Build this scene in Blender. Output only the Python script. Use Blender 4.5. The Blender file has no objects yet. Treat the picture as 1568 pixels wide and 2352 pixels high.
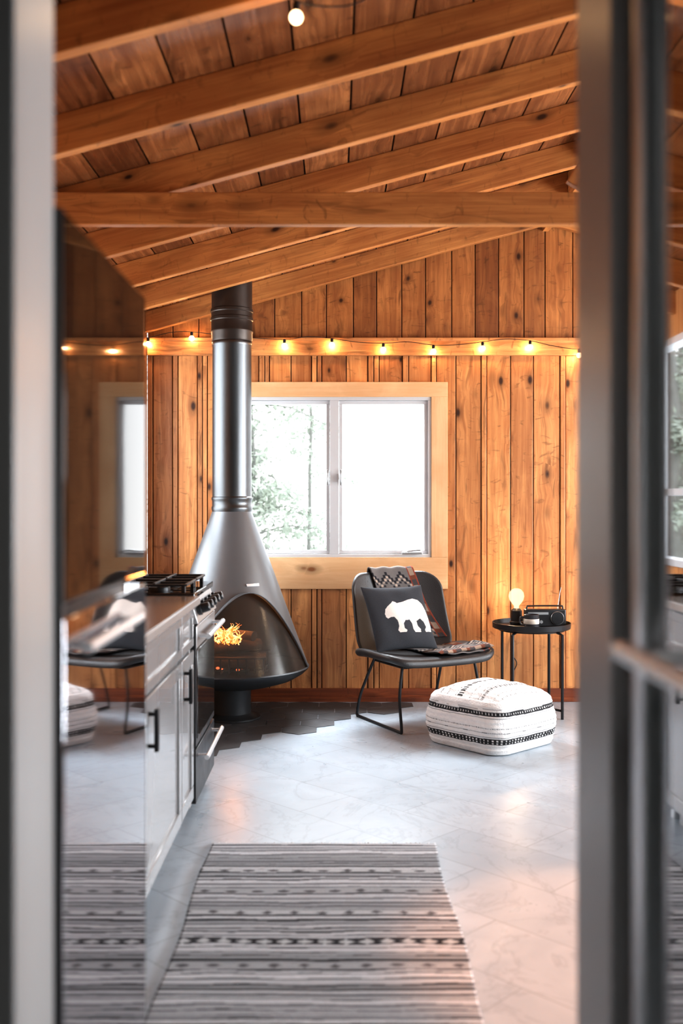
import bpy, bmesh, math, random
from mathutils import Vector, Matrix
random.seed(7)
F=2287.0; CH=1.3
D=bpy.data
COL=bpy.context.scene.collection
# ------------------------------------------------------------------ materials
def _mat(name):
    m=D.materials.new(name); m.use_nodes=True
    nt=m.node_tree; nt.nodes.clear()
    out=nt.nodes.new('ShaderNodeOutputMaterial')
    b=nt.nodes.new('ShaderNodeBsdfPrincipled')
    nt.links.new(b.outputs[0],out.inputs[0])
    return m,nt,b,out
def N(nt,t,**k):
    n=nt.nodes.new(t)
    for a,v in k.items(): setattr(n,a,v)
    return n
def MIX(nt,fac,a,b,bt='MIX'):
    n=N(nt,'ShaderNodeMix',data_type='RGBA',blend_type=bt)
    for i,x in ((0,fac),(6,a),(7,b)):
        if hasattr(x,'is_output') : nt.links.new(x,n.inputs[i])
        elif isinstance(x,(tuple,list)): n.inputs[i].default_value=(x[0],x[1],x[2],1)
        else: n.inputs[i].default_value=x
    return n.outputs[2]
def MR(nt,val,a,b,c,d):
    n=N(nt,'ShaderNodeMapRange'); nt.links.new(val,n.inputs[0])
    for i,x in enumerate((a,b,c,d)): n.inputs[i+1].default_value=x
    return n.outputs[0]
def MATH(nt,op,a,b=None):
    n=N(nt,'ShaderNodeMath',operation=op)
    for i,x in ((0,a),(1,b)):
        if x is None: continue
        if hasattr(x,'is_output'): nt.links.new(x,n.inputs[i])
        else: n.inputs[i].default_value=x
    return n.outputs[0]
def MAP(nt,vec,s,rot=(0,0,0)):
    n=N(nt,'ShaderNodeMapping'); nt.links.new(vec,n.inputs[0]); n.inputs['Scale'].default_value=s; n.inputs['Rotation'].default_value=rot
    return n.outputs[0]
def NOISE(nt,vec,sc=1,det=4,dist=0,rough=.5):
    n=N(nt,'ShaderNodeTexNoise'); 
    if vec is not None: nt.links.new(vec,n.inputs['Vector'])
    n.inputs['Scale'].default_value=sc; n.inputs['Detail'].default_value=det; n.inputs['Distortion'].default_value=dist; n.inputs['Roughness'].default_value=rough
    return n.outputs[0]
def BUMP(nt,b,h,st=.2,dist=.01):
    n=N(nt,'ShaderNodeBump'); n.inputs['Strength'].default_value=st; n.inputs['Distance'].default_value=dist
    nt.links.new(h,n.inputs['Height']); nt.links.new(n.outputs[0],b.inputs['Normal'])
def plain(name,col,rough=.5,metal=0,var=.12,vs=12,bump=0,bs=80,ior=None,emit=None,es=0,coat=0):
    m,nt,b,o=_mat(name)
    tc=N(nt,'ShaderNodeTexCoord')
    n=NOISE(nt,tc.outputs['Object'],vs,4)
    c=MIX(nt,n,[x*(1-var) for x in col],[min(1,x*(1+var)) for x in col])
    nt.links.new(c,b.inputs['Base Color'])
    k=min(.12,var*1.2)
    nt.links.new(MR(nt,n,.3,.7,max(0,rough*(1-k)),min(1,rough*(1+k))),b.inputs['Roughness'])
    b.inputs['Metallic'].default_value=metal
    if ior: b.inputs['IOR'].default_value=ior
    if coat: b.inputs['Coat Weight'].default_value=coat
    if bump: BUMP(nt,b,NOISE(nt,tc.outputs['Object'],bs,3),bump,.004)
    if emit: b.inputs['Emission Color'].default_value=(*emit,1); b.inputs['Emission Strength'].default_value=es
    return m
def painted(name,rough=.85,bump=.4,bs=250,sheen=0):
    m,nt,b,o=_mat(name)
    a=N(nt,'ShaderNodeAttribute',attribute_name='Col')
    tc=N(nt,'ShaderNodeTexCoord')
    n=NOISE(nt,tc.outputs['Object'],bs*.4,3)
    c=MIX(nt,1.0,a.outputs['Color'],MIX(nt,n,(.82,.82,.82),(1,1,1)),'MULTIPLY')
    nt.links.new(c,b.inputs['Base Color']); b.inputs['Roughness'].default_value=rough
    b.inputs['Sheen Weight'].default_value=sheen
    b.inputs['Specular IOR Level'].default_value=.2
    BUMP(nt,b,NOISE(nt,tc.outputs['Object'],bs,2),bump,.004)
    return m
def wood(name,light,dark,knotc=(.04,.012,.005),rough=.42,knot=.5,tint=.35,streak=.5,bump=.15,grain=1.0,red=.35):
    m,nt,b,o=_mat(name)
    uv=N(nt,'ShaderNodeUVMap',uv_map='UVMap').outputs[0]
    at=N(nt,'ShaderNodeAttribute',attribute_name='tint')
    sep=N(nt,'ShaderNodeSeparateXYZ'); nt.links.new(at.outputs['Vector'],sep.inputs[0])
    vo=N(nt,'ShaderNodeTexVoronoi'); nt.links.new(MAP(nt,uv,(9,4.6,1)),vo.inputs['Vector']); vo.inputs['Scale'].default_value=1
    dist=vo.outputs['Distance']
    sc=N(nt,'ShaderNodeSeparateXYZ'); nt.links.new(vo.outputs['Color'],sc.inputs[0])
    keep=MATH(nt,'GREATER_THAN',sc.outputs[0],1-knot)
    ksz=MR(nt,sc.outputs[1],0,1,.55,1.9)
    dk=MATH(nt,'DIVIDE',dist,ksz)
    bulge=MATH(nt,'MULTIPLY',MR(nt,dk,0,.4,.03,0),keep)
    suv=N(nt,'ShaderNodeSeparateXYZ'); nt.links.new(uv,suv.inputs[0])
    cu=N(nt,'ShaderNodeCombineXYZ'); nt.links.new(MATH(nt,'ADD',suv.outputs[0],bulge),cu.inputs[0]); nt.links.new(suv.outputs[1],cu.inputs[1])
    g=NOISE(nt,MAP(nt,cu.outputs[0],(42,1.4,1)),1,6,.6,.65)
    g2=NOISE(nt,MAP(nt,cu.outputs[0],(170,5,1)),1,3)
    big=NOISE(nt,MAP(nt,uv,(6,2.6,1)),1,4,.8)
    c=MIX(nt,MR(nt,g,.36,.66,0,grain),light,dark)
    c=MIX(nt,MR(nt,big,.38,.7,0,.45),c,[dark[0]*.95,dark[1]*.8,dark[2]*.7])
    c=MIX(nt,MR(nt,g2,.45,.7,0,.35),c,dark)
    c=MIX(nt,MR(nt,big,.5,.25,0,.35),c,[min(1,x*1.25) for x in light])
    st=NOISE(nt,MAP(nt,cu.outputs[0],(20,2.2,1)),1,4,1.0)
    c=MIX(nt,MR(nt,st,.59,.70,0,streak),c,[x*.38 for x in dark])
    fl=NOISE(nt,MAP(nt,uv,(12,26,1)),1,4,1.2)
    c=MIX(nt,MR(nt,fl,.60,.72,0,streak),c,[x*.42 for x in dark])
    kn=MATH(nt,'MULTIPLY',MR(nt,dk,.05,.10,1,0),keep)
    halo=MATH(nt,'MULTIPLY',MR(nt,dk,.08,.24,.65,0),keep)
    c=MIX(nt,halo,c,[x*.42 for x in dark])
    c=MIX(nt,kn,c,knotc)
    tv=MR(nt,sep.outputs[0],0,1,1-tint,1+tint*.5)
    tg=MR(nt,sep.outputs[0],0,1,1-tint*1.2,1+tint*.55)
    cc=N(nt,'ShaderNodeCombineXYZ')
    nt.links.new(tv,cc.inputs[0]); nt.links.new(tg,cc.inputs[1]); nt.links.new(tg,cc.inputs[2])
    c=MIX(nt,1.0,c,cc.outputs[0],'MULTIPLY')
    nt.links.new(c,b.inputs['Base Color'])
    nt.links.new(MR(nt,g,.3,.7,rough*.85,rough*1.2),b.inputs['Roughness'])
    BUMP(nt,b,g,bump,.004)
    return m
M={}
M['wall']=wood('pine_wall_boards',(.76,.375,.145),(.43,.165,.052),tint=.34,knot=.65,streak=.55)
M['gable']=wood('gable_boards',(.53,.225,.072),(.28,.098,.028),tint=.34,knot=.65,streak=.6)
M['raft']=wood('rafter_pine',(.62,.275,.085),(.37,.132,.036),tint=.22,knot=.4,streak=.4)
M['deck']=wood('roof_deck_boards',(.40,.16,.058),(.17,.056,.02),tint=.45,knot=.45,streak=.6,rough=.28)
M['beam']=wood('tie_beam_pine',(.66,.30,.095),(.38,.14,.04),tint=.1,knot=.9,streak=.5)
M['trimw']=wood('pale_pine_trim',(.80,.53,.30),(.68,.39,.19),knotc=(.25,.09,.03),tint=.1,knot=.2,streak=.05,grain=.6)
M['base']=wood('red_stained_baseboard',(.34,.09,.03),(.17,.04,.014),tint=.15,knot=.1)
M['dark']=plain('dark_backing',(.03,.012,.006),.9)
M['white']=plain('white_vinyl',(.62,.62,.63),.35,var=.03)
M['black']=plain('black_metal',(.016,.016,.018),.4,0.2,bump=.05)
M['blackpl']=plain('black_plastic',(.018,.018,.02),.35)
M['leather']=plain('black_leather',(.030,.029,.030),.40,bump=.35,bs=220)
M['steel']=plain('brushed_steel',(.56,.57,.58),.32,.75,var=.04)
M['chrome']=plain('polished_metal',(.84,.86,.88),.25,.5,var=.02)
M['cab']=plain('painted_cabinet_satin',(.29,.29,.295),.22,0,var=.015,coat=.5)
M['counter']=plain('laminate_counter',(.22,.20,.19),.2,var=.2,vs=60)
M['blackglass']=plain('black_glass',(.01,.01,.01),.05,0,var=0,ior=1.9)
M['pipe']=plain('stainless_flue',(.115,.118,.122),.36,1,var=.03,vs=3)
M['pipeb']=plain('blackened_flue',(.05,.038,.032),.38,.6,var=.1)
M['hood']=plain('grey_enamel_hood',(.165,.172,.18),.38,.5,var=.05,bump=.03,bs=300)
M['bowl']=plain('dark_enamel_bowl',(.035,.037,.04),.38,.4)
M['hood_inner']=plain('dark_interior',(.018,.015,.014),.8,var=.4)  # near-black colour puts shade into the hood opening
M['jamb']=plain('satin_door_frame',(.40,.395,.39),.35,.1,var=.02,vs=2)
M['hall']=plain('dark_grey_wall',(.07,.08,.072),.6,var=.05)
M['mirror']=plain('glossy_mirror_door',(.55,.55,.56),.025,1,var=.01,vs=2)
M['fridgeU']=plain('dark_gloss_fridge',(.004,.003,.003),.04,0,var=0,ior=1.18)
M['fridgeL']=plain('polished_fridge',(.58,.58,.61),.035,1,var=.01,vs=2)
M['slate']=plain('black_slate_tile',(.065,.066,.07),.5,var=.5,vs=12,bump=.3,bs=30)
M['ceramic']=plain('dark_ceramic',(.04,.04,.045),.25)
M['paper']=plain('cream_label',(.65,.6,.52),.6)
M['ground']=plain('pale_ground',(.6,.62,.6),.9)
M['bark']=plain('pale_bark',(.24,.24,.22),.9,var=.4)
M['leaf']=plain('foliage',(.40,.44,.37),.8,var=.6,vs=3)
M['rug']=painted('woven_rug',.9,.5,260)
M['pouf']=painted('knitted_cotton',.9,.9,120)
M['pillow']=painted('wool_felt',.9,.3,300)
M['blanket']=painted('woven_blanket',.9,.3,260)
M['yarn']=plain('rug_yarn',(.6,.60,.60),.9)
M['charlog']=plain('charred_wood',(.06,.035,.022),.9,var=.7,vs=30,bump=.8,bs=60)
def emis(name,col,s,trans=None,noise=0):
    m=D.materials.new(name); m.use_nodes=True; nt=m.node_tree; nt.nodes.clear()
    o=N(nt,'ShaderNodeOutputMaterial'); e=N(nt,'ShaderNodeEmission')
    lw=N(nt,'ShaderNodeLayerWeight'); lw.inputs[0].default_value=.4
    c=MIX(nt,lw.outputs['Facing'],(col[0],min(1,col[1]*1.7),min(1,col[2]*3)),col)
    if noise:
        tc=N(nt,'ShaderNodeTexCoord'); nn=NOISE(nt,tc.outputs['Object'],noise,4,1)
        c=MIX(nt,MR(nt,nn,.38,.6,0,1),c,(.9,.14,.015))
    nt.links.new(c,e.inputs[0]); e.inputs[1].default_value=s
    if trans is not None:
        t=N(nt,'ShaderNodeBsdfTransparent'); mx=N(nt,'ShaderNodeMixShader')
        nt.links.new(MR(nt,lw.outputs['Facing'],0,1,trans*.7,min(1,trans*1.6)),mx.inputs[0]) if not noise else nt.links.new(MR(nt,lw.outputs['Facing'],.1,.8,.9,.05),mx.inputs[0])
        nt.links.new(t.outputs[0],mx.inputs[1]); nt.links.new(e.outputs[0],mx.inputs[2]); nt.links.new(mx.outputs[0],o.inputs[0])
    else: nt.links.new(e.outputs[0],o.inputs[0])
    return m
M['bulb']=emis('glowing_bulb',(1,.52,.20),5,.6)
M['lampb']=emis('glowing_globe',(1,.55,.25),1.5,.3)
M['flame']=emis('flame',(1,.36,.08),4,.9,30)
M['ember']=emis('ember',(1,.14,.03),1.6)
def glassmat():
    m=D.materials.new('window_glass'); m.use_nodes=True; nt=m.node_tree; nt.nodes.clear()
    o=N(nt,'ShaderNodeOutputMaterial'); t=N(nt,'ShaderNodeBsdfTransparent'); g=N(nt,'ShaderNodeBsdfGlossy'); g.inputs['Roughness'].default_value=.02
    mx=N(nt,'ShaderNodeMixShader'); mx.inputs[0].default_value=.05
    nt.links.new(t.outputs[0],mx.inputs[1]); nt.links.new(g.outputs[0],mx.inputs[2]); nt.links.new(mx.outputs[0],o.inputs[0]); return m
M['glass']=glassmat()
def screenmat():
    m=D.materials.new('fire_screen_mesh'); m.use_nodes=True; nt=m.node_tree; nt.nodes.clear()
    o=N(nt,'ShaderNodeOutputMaterial'); t=N(nt,'ShaderNodeBsdfTransparent'); g=N(nt,'ShaderNodeBsdfPrincipled')
    g.inputs['Base Color'].default_value=(.085,.075,.065,1); g.inputs['Roughness'].default_value=.2; g.inputs['Metallic'].default_value=.2
    mx=N(nt,'ShaderNodeMixShader'); mx.inputs[0].default_value=.50
    nt.links.new(t.outputs[0],mx.inputs[1]); nt.links.new(g.outputs[0],mx.inputs[2]); nt.links.new(mx.outputs[0],o.inputs[0]); return m
M['screen']=screenmat()
def floormat():
    m,nt,b,o=_mat('stone_tile_floor')
    tc=N(nt,'ShaderNodeTexCoord').outputs['Object']
    br=N(nt,'ShaderNodeTexBrick'); nt.links.new(MAP(nt,tc,(1,1,1),(0,0,math.radians(45))),br.inputs['Vector'])
    br.inputs['Scale'].default_value=1; br.inputs['Brick Width'].default_value=.61; br.inputs['Row Height'].default_value=.305
    br.inputs['Mortar Size'].default_value=.0025; br.inputs['Color1'].default_value=(.40,.465,.52,1); br.inputs['Color2'].default_value=(.46,.525,.58,1); br.inputs['Mortar'].default_value=(.27,.31,.35,1)
    n=NOISE(nt,tc,3,6,1.5); 
    c=MIX(nt,MR(nt,n,.35,.65,0,.5),br.outputs[0],(.31,.36,.41))
    n2=NOISE(nt,tc,1.6,8,2.5,.6)
    v=MATH(nt,'ABSOLUTE',MATH(nt,'SUBTRACT',n2,.5))
    c=MIX(nt,MR(nt,v,0,.02,.35,0),c,(.21,.24,.28))
    nt.links.new(c,b.inputs['Base Color'])
    nt.links.new(MR(nt,n,.3,.7,.26,.38),b.inputs['Roughness'])
    return m
M['floor']=floormat()
# ------------------------------------------------------------------ builders
MATX={}
def thing(name,loc,rz=0,label='',category='',kind=None,group=None):
    e=D.objects.new(name,None); e.empty_display_size=.1
    e.location=loc; e.rotation_euler=(0,0,rz); COL.objects.link(e)
    MATX[e.name]=Matrix.Translation(Vector(loc))@Matrix.Rotation(rz,4,'Z')
    tag(e,label,category,kind,group); return e
def tag(o,label=None,category=None,kind=None,group=None):
    if label:o['label']=label
    if category:o['category']=category
    if kind:o['kind']=kind
    if group:o['group']=group
class MB:
    def __init__(s): s.v=[];s.f=[];s.m=[]
    def add(s,v,f,mi=0):
        n=len(s.v); s.v+= [Vector(x) for x in v]; s.f+=[tuple(i+n for i in q) for q in f]; s.m+=[mi]*len(f)
    def box(s,lo,hi,mi=0,T=None):
        v=[Vector((x,y,z)) for x in (lo[0],hi[0]) for y in (lo[1],hi[1]) for z in (lo[2],hi[2])]
        if T: v=[T@x for x in v]
        s.add(v,[(0,1,3,2),(4,6,7,5),(0,4,5,1),(2,3,7,6),(0,2,6,4),(1,5,7,3)],mi)
    def tube(s,pts,r,seg=12,mi=0,closed=False,caps=True):
        pts=[Vector(p) for p in pts]; n=len(pts)
        rs=r if isinstance(r,(list,tuple)) else [r]*n
        V=[];up=None
        for i,p in enumerate(pts):
            if closed: t=(pts[(i+1)%n]-pts[i-1])
            else: t=pts[min(i+1,n-1)]-pts[max(i-1,0)]
            t.normalize()
            if up is None: up=Vector((0,0,1)) if abs(t.z)<.9 else Vector((1,0,0))
            a=t.cross(up)
            if a.length<1e-5: a=t.cross(Vector((0,1,0)))
            a.normalize(); bb=a.cross(t).normalized(); up=bb
            for k in range(seg):
                th=2*math.pi*k/seg; V.append(p+(a*math.cos(th)+bb*math.sin(th))*rs[i])
        Fc=[]
        for i in range(n if closed else n-1):
            j=(i+1)%n
            for k in range(seg):
                l=(k+1)%seg; Fc.append((i*seg+k,i*seg+l,j*seg+l,j*seg+k))
        if caps and not closed:
            Fc.append(tuple(range(seg))[::-1]); Fc.append(tuple((n-1)*seg+k for k in range(seg)))
        s.add(V,Fc,mi)
    def rod(s,p0,p1,r0,r1=None,seg=20,mi=0): s.tube([p0,p1],[r0,r0 if r1 is None else r1],seg,mi)
    def rev(s,prof,c=(0,0,0),seg=48,mi=0,T=None):
        V=[];Fc=[];c=Vector(c)
        for r,z in prof:
            for k in range(seg):
                th=2*math.pi*k/seg; p=Vector((r*math.cos(th),r*math.sin(th),z)); 
                if T: p=T@p
                V.append(c+p)
        n=len(prof)
        for i in range(n-1):
            for k in range(seg):
                l=(k+1)%seg; Fc.append((i*seg+k,i*seg+l,(i+1)*seg+l,(i+1)*seg+k))
        if prof[0][0]>1e-4: Fc.append(tuple(range(seg))[::-1])
        if prof[-1][0]>1e-4: Fc.append(tuple((n-1)*seg+k for k in range(seg)))
        s.add(V,Fc,mi)
    def sphere(s,c,r,seg=20,rings=12,mi=0,sz=1):
        s.rev([(max(r*math.sin(math.pi*i/rings),1e-5),-r*sz*math.cos(math.pi*i/rings)) for i in range(rings+1)],c,seg,mi)
    def obj(s,name,mats,parent=None,world=True,bevel=0,label=None,category=None,kind=None,group=None,ang=35,origin=None,cols=None,smooth=True):
        v=s.v
        if parent is not None and world:
            inv=MATX[parent.name].inverted(); v=[inv@x for x in v]
        mn=Vector([min(x[i] for x in v) for i in range(3)]); mx=Vector([max(x[i] for x in v) for i in range(3)])
        sh=Vector(((mn.x+mx.x)/2,(mn.y+mx.y)/2,mn.z))
        me=D.meshes.new(name); me.from_pydata([x-sh for x in v],[],s.f); 
        if not isinstance(mats,(list,tuple)): mats=[mats]
        for m in mats: me.materials.append(M[m] if isinstance(m,str) else m)
        me.polygons.foreach_set('material_index',s.m)
        if smooth:
            me.polygons.foreach_set('use_smooth',[True]*len(s.f)); 
        me.update()
        bm=bmesh.new(); bm.from_mesh(me); bmesh.ops.recalc_face_normals(bm,faces=bm.faces); bm.to_mesh(me); bm.free()
        if smooth: me.set_sharp_from_angle(angle=math.radians(ang))
        if cols:
            a=me.color_attributes.new('Col','FLOAT_COLOR','POINT')
            fl=[]
            for c in cols: fl+= [c[0],c[1],c[2],1]
            a.data.foreach_set('color',fl)
        o=D.objects.new(name,me); COL.objects.link(o); o.location=sh
        if parent is not None: o.parent=parent
        if bevel:
            b=o.modifiers.new('bevel','BEVEL'); b.width=bevel; b.segments=2; b.limit_method='ANGLE'; b.harden_normals=False
        tag(o,label,category,kind,group)
        return o
class WB:
    def __init__(s): s.v=[];s.f=[];s.uv=[];s.t=[];s.m=[]
    def hexa(s,lo,hi,fn=None,axis=2,mi=0,tint=None,segs=1):
        if fn is None: fn=lambda p:p
        t=random.random() if tint is None else tint
        off=(random.uniform(0,40),random.uniform(0,40))
        P=[Vector((x,y,z)) for x in (lo[0],hi[0]) for y in (lo[1],hi[1]) for z in (lo[2],hi[2])]
        n=len(s.v); s.v+=[Vector(fn(p)) for p in P]
        for q in [(0,1,3,2),(4,6,7,5),(0,4,5,1),(2,3,7,6),(0,2,6,4),(1,5,7,3)]:
            s.f.append(tuple(i+n for i in q))
            const=[a for a in range(3) if len({round(P[i][a],6) for i in q})==1][0]
            ax=[a for a in range(3) if a!=const]
            if axis in ax: va=axis; ua=[a for a in ax if a!=axis][0]
            else: ua,va=ax
            for i in q: s.uv.append((P[i][ua]+off[0]+const*.37,P[i][va]+off[1]))
            s.t.append(t); s.m.append(mi)
    def obj(s,name,mats,parent=None,bevel=0,**k):
        v=s.v
        if parent is not None:
            inv=MATX[parent.name].inverted(); v=[inv@x for x in v]
        mn=Vector([min(x[i] for x in v) for i in range(3)]); mx=Vector([max(x[i] for x in v) for i in range(3)])
        sh=Vector(((mn.x+mx.x)/2,(mn.y+mx.y)/2,mn.z))
        me=D.meshes.new(name); me.from_pydata([x-sh for x in v],[],s.f)
        if not isinstance(mats,(list,tuple)): mats=[mats]
        for m in mats: me.materials.append(M[m])
        me.polygons.foreach_set('material_index',s.m)
        uv=me.uv_layers.new(name='UVMap'); fl=[]
        for u in s.uv: fl+=[u[0],u[1]]
        uv.data.foreach_set('uv',fl)
        a=me.attributes.new('tint','FLOAT_COLOR','CORNER'); fl=[]
        for t in s.t: fl+=[t,t,t,1]*4
        a.data.foreach_set('color',fl)
        me.update()
        bm=bmesh.new(); bm.from_mesh(me); bmesh.ops.recalc_face_normals(bm,faces=bm.faces); bm.to_mesh(me); bm.free()
        o=D.objects.new(name,me); COL.objects.link(o); o.location=sh
        if parent is not None: o.parent=parent
        if bevel:
            b=o.modifiers.new('bevel','BEVEL'); b.width=bevel; b.segments=2; b.limit_method='ANGLE'
        tag(o,**k); return o
def catmull(pts,n=8):
    pts=[Vector(p) for p in pts]; out=[]
    for i in range(len(pts)-1):
        p0=pts[max(i-1,0)];p1=pts[i];p2=pts[i+1];p3=pts[min(i+2,len(pts)-1)]
        for k in range(n):
            t=k/n; out.append(.5*((2*p1)+(-p0+p2)*t+(2*p0-5*p1+4*p2-p3)*t*t+(-p0+3*p1-3*p2+p3)*t**3))
    out.append(pts[-1]); return out
def point(loc,pw,col,r=.05,name='warm_fill'):
    l=D.lights.new(name,'POINT'); l.energy=pw; l.color=col; l.shadow_soft_size=r
    o=D.objects.new(name,l); o.location=loc; COL.objects.link(o); return o
# ------------------------------------------------------------------ room
XL,XR,YB,YF=-1.22,3.94,6.46,1.45
RX=1.36
def rb(x): return 2.707+.27*(x if x<=RX else 2*RX-x)     # rafter underside
RD=.133
def deck(x): return rb(x)+RD
b=MB(); b.box((XL-.15,-1.3,-.12),(XR+.15,YB+.15,0)); b.obj('floor','floor',label='pale grey stone tile floor with soft veining',category='floor',kind='structure')
def board_edges(x0,x1,fixed,wmin,wmax,narrow=0):
    ed=[x0]
    fx=sorted([f for f in fixed if x0<f<x1]+[x1])
    x=x0
    for f in fx:
        while x<f-1e-6:
            w=random.uniform(wmin,wmax)
            if narrow and random.random()<narrow: w=random.uniform(.028,.04)
            if f-(x+w)<.04: x=f
            else: x+=w
            ed.append(x)
    return ed
WX0,WX1,WZ0,WZ1=-.65,.621,.933,1.972     # window opening
gp=.0028
w=WB()
ed=board_edges(XL,XR,[WX0,WX1],.125,.175,.38)
for a,c in zip(ed[:-1],ed[1:]):
    mid=(a+c)/2; y0=YB+random.uniform(-.002,.002)
    if c-a<.05: y0-=.008
    if WX0<mid<WX1:
        w.hexa((a+gp,y0,.0),(c-gp,YB+.02,WZ0)); w.hexa((a+gp,y0,WZ1),(c-gp,YB+.02,2.30))
    else: w.hexa((a+gp,y0,0),(c-gp,YB+.02,2.30))
ed=board_edges(XL,XR,[RX],.15,.2,0)
for a,c in zip(ed[:-1],ed[1:]):
    y0=YB+random.uniform(-.002,.002)
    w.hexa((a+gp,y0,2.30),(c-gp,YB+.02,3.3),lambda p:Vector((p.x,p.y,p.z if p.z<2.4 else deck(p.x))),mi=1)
for (x0,x1,z0,z1) in ((XL,WX0,0,2.38),(WX1,XR,0,2.38),(WX0,WX1,0,WZ0),(WX0,WX1,WZ1,2.38)):
    w.hexa((x0,YB+.02,z0),(x1,YB+.12,z1),mi=2)
for (x0,x1) in ((XL,RX),(RX,XR)):
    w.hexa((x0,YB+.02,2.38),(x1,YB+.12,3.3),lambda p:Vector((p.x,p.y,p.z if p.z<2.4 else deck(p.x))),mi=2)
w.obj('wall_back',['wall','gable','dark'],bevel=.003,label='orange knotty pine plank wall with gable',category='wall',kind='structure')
def sidewall(name,x,sgn,holes,label):
    w=WB(); ztop=deck(XL)-.0
    ys=sorted({YF-.17,YB}|{h[0] for h in holes}|{h[1] for h in holes})
    ed=board_edges(ys[0],ys[-1],ys[1:-1],.13,.18,.3)
    def inh(m): 
        for h in holes:
            if h[0]<m<h[1]: return h
    for a,c in zip(ed[:-1],ed[1:]):
        h=inh((a+c)/2)
        segs=[(0,ztop)] if not h else [(0,h[2]),(h[3],ztop)]
        for z0,z1 in segs: w.hexa((min(x,x+sgn*.02),a+.003,z0),(max(x,x+sgn*.02),c-.003,z1))
    for a,c in zip(ys[:-1],ys[1:]):
        h=inh((a+c)/2)
        segs=[(0,ztop)] if not h else [(0,h[2]),(h[3],ztop)]
        for z0,z1 in segs: w.hexa((min(x+sgn*.02,x+sgn*.12),a,z0),(max(x+sgn*.02,x+sgn*.12),c,z1),mi=1)
    return w.obj(name,['wall','dark'],label=label,category='wall',kind='structure')
LH=(5.15,6.2,.92,2.25)
RHs=[(2.0,3.5,.7,2.15),(4.1,5.9,.7,2.15)]
sidewall('wall_left',XL,-1,[LH],'orange pine plank wall beside the kitchen run')
sidewall('wall_right',XR,1,RHs,'orange pine plank wall with wide windows')
w=WB()
x=XL-.12
while x<RX-1e-6:
    nx=min(x+.2,RX); 
    if RX-nx<.06: nx=RX
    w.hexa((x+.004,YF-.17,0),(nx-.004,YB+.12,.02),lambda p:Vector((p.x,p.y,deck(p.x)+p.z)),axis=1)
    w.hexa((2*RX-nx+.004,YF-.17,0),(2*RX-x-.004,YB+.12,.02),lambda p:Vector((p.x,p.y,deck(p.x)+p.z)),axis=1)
    x=nx
for a,c in ((XL-.12,RX),(RX,2*RX-XL+.12)):
    w.hexa((a,YF-.17,.02),(c,YB+.12,.06),lambda p:Vector((p.x,p.y,deck(p.x)+p.z)),axis=1,mi=1)
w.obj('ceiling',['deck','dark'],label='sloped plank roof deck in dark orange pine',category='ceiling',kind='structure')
for i,y in enumerate([6.37,5.745,5.19,4.58,3.96,3.32,2.68,2.04]):
    for side in (0,1):
        w=WB()
        fn=lambda p:Vector((p.x,p.y,rb(p.x)+p.z))
        if side==0: x0,x1=XL,RX-.02
        else: x0,x1=RX+.02,XR
        w.hexa((x0,y,0),(x1,y+.048,RD),fn,axis=0,tint=random.uniform(.3,1))
        w.obj('rafter','raft',bevel=.004,label='sloped honey pine rafter under the plank roof',category='rafter',kind='structure',group='roof rafters')
w=WB(); w.hexa((RX-.019,YF,rb(RX)-.03),(RX+.019,YB-.01,rb(RX)+RD-.012),axis=1); w.obj('ridge_board','raft',label='pine ridge board at the roof peak',category='beam',kind='structure')
w=WB(); w.hexa((XL,3.905,2.385),(XR,3.955,2.512),axis=0,tint=.9)
w.obj('tie_beam','beam',bevel=.006,label='horizontal knotty pine tie beam across the room',category='beam',kind='structure')
w=WB()
def bracefn(p):
    d=Vector((.30,0,.49)).normalized(); nrm=Vector((-d.z,0,d.x)); return Vector((.93,p.y,2.512))+d*p.x+nrm*p.z
w.hexa((0.03,3.915,-.04),(.55,3.95,.04),bracefn,axis=0); w.obj('roof_brace','raft',bevel=.003,label='short diagonal pine brace between beam and rafter',category='beam',kind='structure')
w=WB(); w.hexa((XL+.005,YB-.035,2.238),(XR-.005,YB-.003,2.345),axis=0,tint=.8); w.hexa((XL+.005,YB-.045,2.33),(XR-.005,YB-.003,2.352),axis=0,tint=.5)
w.obj('trim_1','wall',bevel=.003,label='horizontal pine rail across the wall',category='trim',kind='structure')
w=WB(); w.hexa((XL+.005,YB-.02,0),(XR-.005,YB-.003,.085),axis=0); w.hexa((XL+.005,YB-.032,0),(XR-.005,YB-.02,.03),axis=0)
w.obj('baseboard_back','base',bevel=.003,label='dark red stained baseboard',category='baseboard',kind='structure')
# ---- window 1
e=thing('window_1',(0,YB,WZ0),0,'white double casement window in pale pine casing','window','structure')
w=WB(); y0=YB-.022;y1=YB-.003
w.hexa((-.76,y0,WZ1),(.726,y1,2.068),axis=0,tint=.9); w.hexa((-.76,y0,.729),(.726,y1,WZ0),axis=0,tint=.9)
w.hexa((-.76,y0,WZ0),(WX0,y1,WZ1),tint=.8); w.hexa((WX1,y0,WZ0),(.726,y1,WZ1),tint=.8)
w.obj('casing','trimw',e,bevel=.002,label='pale pine window casing')
b=MB(); f0=YB-.012;f1=YB+.09
def frame(b,x0,x1,z0,z1,t,ya,yb):
    b.box((x0,ya,z0),(x1,yb,z0+t)); b.box((x0,ya,z1-t),(x1,yb,z1)); b.box((x0,ya,z0+t),(x0+t,yb,z1-t)); b.box((x1-t,ya,z0+t),(x1,yb,z1-t))
frame(b,WX0,WX1,WZ0,WZ1,.022,f0,f1); b.box((-.036,f0,WZ0+.022),(.022,f1,WZ1-.022))
b.obj('frame','white',e,bevel=.002)
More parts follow.
